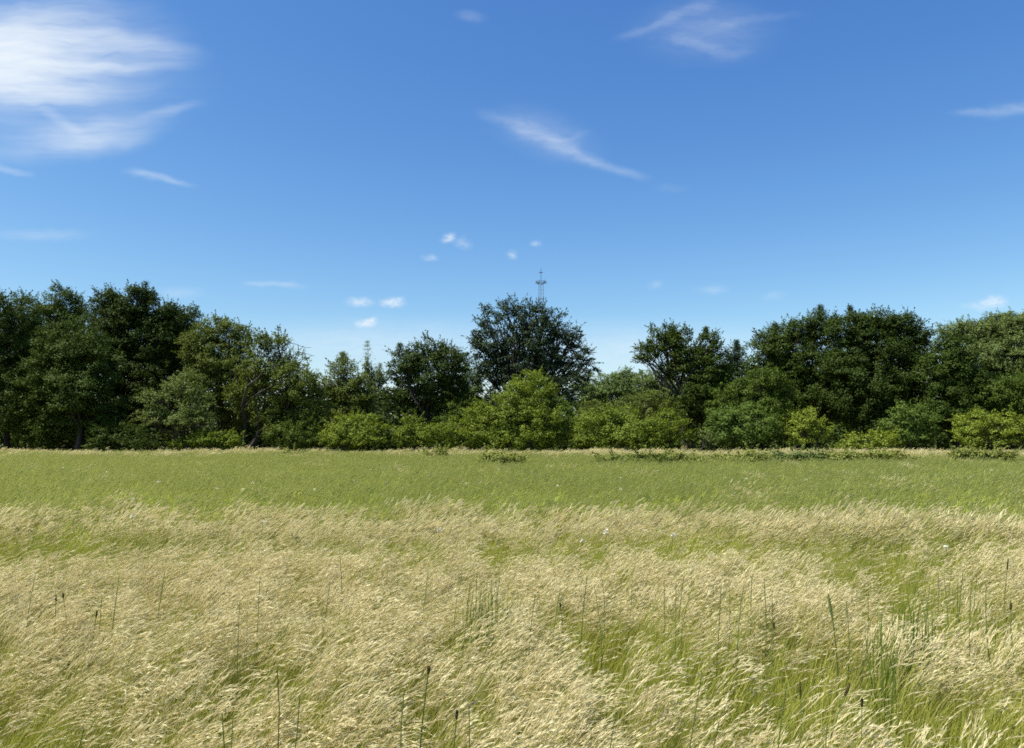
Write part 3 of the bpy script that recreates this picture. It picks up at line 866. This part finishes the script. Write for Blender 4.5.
for a in an[:-1]:
    s.tube(np.array([[math.cos(a) * 2.6, math.sin(a) * 2.6, top_l], [math.cos(a) * 2.6, math.sin(a) * 2.6, top_l + .9]]), .06, 4)
    s.tube(np.array([[0, 0, top_l - .9], [math.cos(a) * 2.6, math.sin(a) * 2.6, top_l]]), .08, 4)
s.link('platform', ['steel'], mast)
for a in (0.1, 2.2, 4.3, 1.1, 3.3, 5.4):
    s = Soup()
    c = np.array([math.cos(a) * 3.0, math.sin(a) * 3.0, top_l + .5])
    s.tube(np.array([c + [0, 0, -1.0], c + [0, 0, -.99], c + [0, 0, .99], c + [0, 0, 1.0]]), [.01, .22, .22, .01], 6)
    s.link('panel_antenna', ['steel'], mast)
s = Soup(); zt = zz(268)
s.tube(np.array([[0, 0, top_l - 1], [0, 0, zt - 2], [0, 0, zt]]), [.17, .14, .09], 6)
s.link('pole', ['steel'], mast)
s = Soup(); za = zz(272.5)
for a in (0, PI / 2, PI / 4, 3 * PI / 4):
    v = np.array([math.cos(a), math.sin(a), 0]) * 1.3
    s.tube(np.array([-v + [0, 0, za], v + [0, 0, za]]), .12, 5)
s.link('crossbar', ['steel'], mast)
s = Soup(); zr = zz(299)
for a in an[:-1:2]:
    c = np.array([math.cos(a) * 2.9, math.sin(a) * 2.9, zr])
    s.tube(np.array([c + [0, 0, -1.1], c + [0, 0, 1.1]]), .2, 6)
    s.tube(np.array([[0, 0, zr], c]), .08, 4)
s.link('antenna_ring', ['steel'], mast)

# ------------------------------------------------------------------ light and sky
SUN_EL, SUN_AZ = 60.0, -112.0          # azimuth from the view direction (+Y), clockwise seen from above
sl = bpy.data.lights.new('sun', 'SUN')
sl.energy = 4.8; sl.angle = math.radians(.53); sl.color = (1.0, .955, .88)
so = bpy.data.objects.new('sun', sl); C.objects.link(so)
e, a = math.radians(SUN_EL), math.radians(SUN_AZ)
sd = Vector((math.cos(e) * math.sin(a), math.cos(e) * math.cos(a), math.sin(e)))
so.rotation_euler = sd.to_track_quat('Z', 'Y').to_euler()
so.location = (-40, -20, 60)

W = bpy.data.worlds.new('World'); SC.world = W; W.use_nodes = True
nt = W.node_tree; nt.nodes.clear()
N = nt.nodes.new; LK = nt.links.new
wo, bg = N('ShaderNodeOutputWorld'), N('ShaderNodeBackground')
EXPO = .8
STR = .12 / 2 ** EXPO
bg.inputs[1].default_value = STR
LK(bg.outputs[0], wo.inputs[0])
sky = N('ShaderNodeTexSky'); sky.sky_type = 'NISHITA'; sky.sun_disc = False
sky.sun_elevation = e; sky.sun_rotation = a % (2 * PI)
sky.altitude = 100; sky.air_density = 1.0; sky.dust_density = .6; sky.ozone_density = 2.5
hs = N('ShaderNodeHueSaturation'); hs.inputs['Saturation'].default_value = 1.0; hs.inputs['Value'].default_value = 1.0
LK(sky.outputs[0], hs.inputs['Color'])

tc = N('ShaderNodeTexCoord')
sep = N('ShaderNodeSeparateXYZ'); LK(tc.outputs['Generated'], sep.inputs[0])


def mth(op, a_, b_=None, c_=None, clamp=False):
    n_ = N('ShaderNodeMath'); n_.operation = op; n_.use_clamp = clamp
    for i_, v_ in enumerate((a_, b_, c_)):
        if v_ is None:
            continue
        if isinstance(v_, (int, float)):
            n_.inputs[i_].default_value = v_
        else:
            LK(v_, n_.inputs[i_])
    return n_.outputs[0]


# the air of that day: a deeper blue overhead than the plain sky model gives
ss = N('ShaderNodeSeparateColor'); LK(hs.outputs[0], ss.inputs[0])
sc_ = N('ShaderNodeCombineColor')
for i_, (a_, g_) in enumerate(((1.84, 1.53), (1.46, 1.205), (1.22, .758))):
    LK(mth('MULTIPLY', mth('POWER', mth('MULTIPLY', ss.outputs[i_], .12), g_), a_ / .12), sc_.inputs[i_])
skycol = sc_.outputs[0]
ysafe = mth('MAXIMUM', sep.outputs[1], .08)
cmb = N('ShaderNodeCombineXYZ')
LK(mth('DIVIDE', sep.outputs[0], ysafe), cmb.inputs[0]); LK(mth('DIVIDE', sep.outputs[2], ysafe), cmb.inputs[1])
uv = cmb.outputs[0]


def noise(vec, scale, detail=4, rough=.55, loc=(0, 0, 0), rot=0, scl=(1, 1, 1)):
    mp_ = N('ShaderNodeMapping'); mp_.inputs['Location'].default_value = loc; mp_.inputs['Rotation'].default_value = (0, 0, rot); mp_.inputs['Scale'].default_value = scl
    LK(vec, mp_.inputs[0])
    n_ = N('ShaderNodeTexNoise'); n_.inputs['Scale'].default_value = scale; n_.inputs['Detail'].default_value = detail; n_.inputs['Roughness'].default_value = rough
    LK(mp_.outputs[0], n_.inputs['Vector'])
    return n_


def warped(scale, amt, detail=3):
    n_ = noise(uv, scale, detail)
    v1 = N('ShaderNodeVectorMath'); v1.operation = 'SUBTRACT'; LK(n_.outputs['Color'], v1.inputs[0]); v1.inputs[1].default_value = (.5, .5, .5)
    v2 = N('ShaderNodeVectorMath'); v2.operation = 'MULTIPLY'; LK(v1.outputs[0], v2.inputs[0]); v2.inputs[1].default_value = (amt * 1.5, amt, 0)
    v3 = N('ShaderNodeVectorMath'); v3.operation = 'ADD'; LK(uv, v3.inputs[0]); LK(v2.outputs[0], v3.inputs[1])
    return v3.outputs[0]


w_soft, w_fine = warped(8, .036), warped(34, .012, 5)
streak_h = noise(w_soft, 9, 5, .55, rot=.10, scl=(1, 8, 1)).outputs[0]        # long fibres, nearly level
streak_d = noise(w_fine, 14, 7, .62, loc=(3, 1, 0), rot=.35, scl=(1, 5, 1)).outputs[0]  # fibres falling to the right


def ellipse(vec, cx, cy, rx, ry, deg, soft=0.0):
    """0..1 falling off from the middle of a turned ellipse given where it stands in the sky"""
    r0 = ray(cx, cy)
    mp_ = N('ShaderNodeMapping'); mp_.vector_type = 'TEXTURE'
    mp_.inputs['Location'].default_value = (r0[0], r0[2], 0)
    mp_.inputs['Rotation'].default_value = (0, 0, math.radians(deg))
    mp_.inputs['Scale'].default_value = (rx / F, ry / F, 1)
    LK(vec, mp_.inputs[0])
    ln = N('ShaderNodeVectorMath'); ln.operation = 'LENGTH'; LK(mp_.outputs[0], ln.inputs[0])
    mr_ = N('ShaderNodeMapRange'); mr_.interpolation_type = 'SMOOTHSTEP'
    mr_.inputs[1].default_value = 1.0; mr_.inputs[2].default_value = soft; mr_.inputs[3].default_value = 0; mr_.inputs[4].default_value = 1
    LK(ln.outputs['Value'], mr_.inputs[0])
    return mth('POWER', mr_.outputs[0], 1.35)


def gain(sock, lo, hi):
    mr_ = N('ShaderNodeMapRange'); mr_.inputs[1].default_value = lo; mr_.inputs[2].default_value = hi
    LK(sock, mr_.inputs[0])
    return mr_.outputs[0]


def add_all(socks):
    t = socks[0]
    for s_ in socks[1:]:
        t = mth('ADD', t, s_)
    return t


sh, sdg = gain(streak_h, .24, .76), gain(streak_d, .26, .72)
# big cirrus at upper left: solid veil on its left, fibres reaching right, flat lower rim
veil = mth('MULTIPLY', add_all([
    mth('MULTIPLY', ellipse(w_soft, -20, 54, 200, 62, -3), 1.5),
    mth('MULTIPLY', ellipse(w_soft, -10, 82, 150, 36, 2), .7),
    mth('MULTIPLY', ellipse(w_soft, -15, 45, 120, 62, 0), 1.0),
    mth('MULTIPLY', ellipse(w_soft, 40, 84, 210, 92, 0), .34),
    mth('MULTIPLY', ellipse(w_soft, 70, 22, 150, 52, -8), .5)]), mth('MULTIPLY_ADD', sh, .85, .28))
fib = mth('MULTIPLY', add_all([
    mth('MULTIPLY', ellipse(w_soft, 120, 42, 112, 20, -8), .6),
    mth('MULTIPLY', ellipse(w_soft, 104, 64, 124, 14, 0), .55),
    mth('MULTIPLY', ellipse(w_soft, 70, 90, 120, 20, 3), .5),
    mth('MULTIPLY', ellipse(w_soft, 104, 132, 90, 30, 8), .5),
    mth('MULTIPLY', ellipse(w_soft, 60, 140, 130, 30, 6), .35),
    mth('MULTIPLY', ellipse(w_soft, 60, 116, 70, 11, -28), .3),
    mth('MULTIPLY', ellipse(w_soft, 170, 110, 48, 11, 14), .26)]), mth('MULTIPLY_ADD', sh, .7, .35))
fibre = gain(noise(w_fine, 40, 6, .65, rot=.38, scl=(1, 4, 1)).outputs[0], .25, .7)


def stroke(pts, amp):
    """a curved wisp: short turned ellipses strung along a line; pts = (x, y, half width, weight)"""
    out_ = []
    for i_ in range(len(pts) - 1):
        (x0, y0, w0, a0), (x1, y1, w1, a1) = pts[i_], pts[i_ + 1]
        ln_ = math.hypot(x1 - x0, y1 - y0)
        out_.append(mth('MULTIPLY', ellipse(w_fine, (x0 + x1) / 2, (y0 + y1) / 2, ln_ * 1.15, (w0 + w1) / 2 * 1.6, -math.degrees(math.atan2(y1 - y0, x1 - x0))), amp * (a0 + a1) / 2))
    return out_


wis = mth('MULTIPLY', add_all(
    stroke([(482, 114, 5, .3), (515, 124, 10, .5), (545, 139, 12, 1.0), (575, 153, 8, .9), (606, 167, 6, .9), (640, 176, 4, .4)], .31)
    + stroke([(548, 142, 4, .6), (566, 139, 4, .8), (585, 132, 4, .2)], .18)
    + stroke([(622, 38, 4, .5), (655, 27, 6, 1), (682, 12, 6, .9), (712, 3, 7, .6)], .17)
    + stroke([(670, 36, 7, .5), (700, 44, 8, .9), (730, 56, 7, .8), (752, 50, 6, .2)], .16)
    + stroke([(712, 30, 5, .6), (748, 20, 5, .8), (795, 15, 5, .3)], .13)
    + stroke([(960, 113, 3, .4), (992, 112, 6, .8), (1040, 106, 10, 1)], .26)
    + stroke([(130, 172, 4, .7), (156, 176, 5, 1), (186, 184, 3, .6)], .40)
    + stroke([(-20, 165, 5, .8), (6, 169, 5, .9), (28, 174, 3, .4)], .36)
    + stroke([(248, 284, 3, .6), (272, 283, 4, 1), (300, 287, 3, .6)], .34)
    + [mth('MULTIPLY', ellipse(w_fine, cx_, cy_, rx_, ry_, dg_), am_) for cx_, cy_, rx_, ry_, dg_, am_ in (
        (545, 134, 80, 36, -20, .17), (705, 30, 105, 52, 0, .17), (470, 16, 26, 11, -8, .12), (40, 235, 80, 11, 0, .2),
        (180, 293, 38, 11, 0, .18), (712, 289, 26, 8, 0, .2), (775, 296, 18, 8, 10, .15), (655, 285, 12, 6, 14, .2),
        (670, 188, 30, 8, 0, .06), (380, 344, 260, 38, 0, .34), (640, 350, 210, 42, 0, .36), (512, 430, 1100, 130, 0, .34))]),
    mth('MULTIPLY', mth('MULTIPLY_ADD', sdg, .5, .5), mth('MULTIPLY_ADD', fibre, .55, .6)))
ragged = gain(noise(uv, 130, 5, .6, scl=(1, 1.6, 1)).outputs[0], .3, .62)
puff = mth('MULTIPLY', add_all([
    mth('MULTIPLY', ellipse(w_fine, 359, 302, 20, 8, 0), .75),
    mth('MULTIPLY', ellipse(w_fine, 392, 303, 19, 7.5, 0), .95),
    mth('MULTIPLY', ellipse(w_fine, 398, 301, 10, 6, 20), .4),
    mth('MULTIPLY', ellipse(w_fine, 366, 324, 17, 7.5, 6), 1.1),
    mth('MULTIPLY', ellipse(w_fine, 370, 321, 8, 5, 20), .5),
    mth('MULTIPLY', ellipse(w_fine, 449, 238, 12, 8, 20), .85),
    mth('MULTIPLY', ellipse(w_fine, 463, 244, 15, 10, -20), .28),
    mth('MULTIPLY', ellipse(w_fine, 430, 257, 13, 6, 0), .4),
    mth('MULTIPLY', ellipse(w_fine, 512, 255, 11, 7, -20), .42),
    mth('MULTIPLY', ellipse(w_fine, 536, 244, 9, 5, 0), .36),
    mth('MULTIPLY', ellipse(w_fine, 994, 301, 20, 9, 4), .95),
    mth('MULTIPLY', ellipse(w_fine, 984, 305, 36, 8, 0), .4)]), mth('MULTIPLY_ADD', ragged, .8, .15))
front = gain(sep.outputs[1], .08, .2)
thick_ = mth('SUBTRACT', 1.0, mth('POWER', 2.718, mth('MULTIPLY', add_all([veil, fib, wis, puff]), -1.15)))
dens = mth('MULTIPLY', mth('MULTIPLY', thick_, 1.04), front, clamp=True)
CLOUD = (.86 / .12, .94 / .12, 1.01 / .12)
LK(mixc(nt, dens, skycol, CLOUD), bg.inputs[0])

# ------------------------------------------------------------------ render settings
vs = SC.view_settings
SC.display_settings.display_device = 'sRGB'
vs.view_transform = 'Standard'; vs.look = 'None'; vs.gamma = 1; vs.use_curve_mapping = False
vs.exposure = EXPO
SC.render.engine = 'CYCLES'
cy = SC.cycles
cy.max_bounces = 5; cy.diffuse_bounces = 2; cy.glossy_bounces = 2; cy.transmission_bounces = 4; cy.transparent_max_bounces = 4
cy.caustics_reflective = False; cy.caustics_refractive = False
cy.use_denoising = False
cy.pixel_filter_type = 'BLACKMAN_HARRIS'; cy.filter_width = 1.7
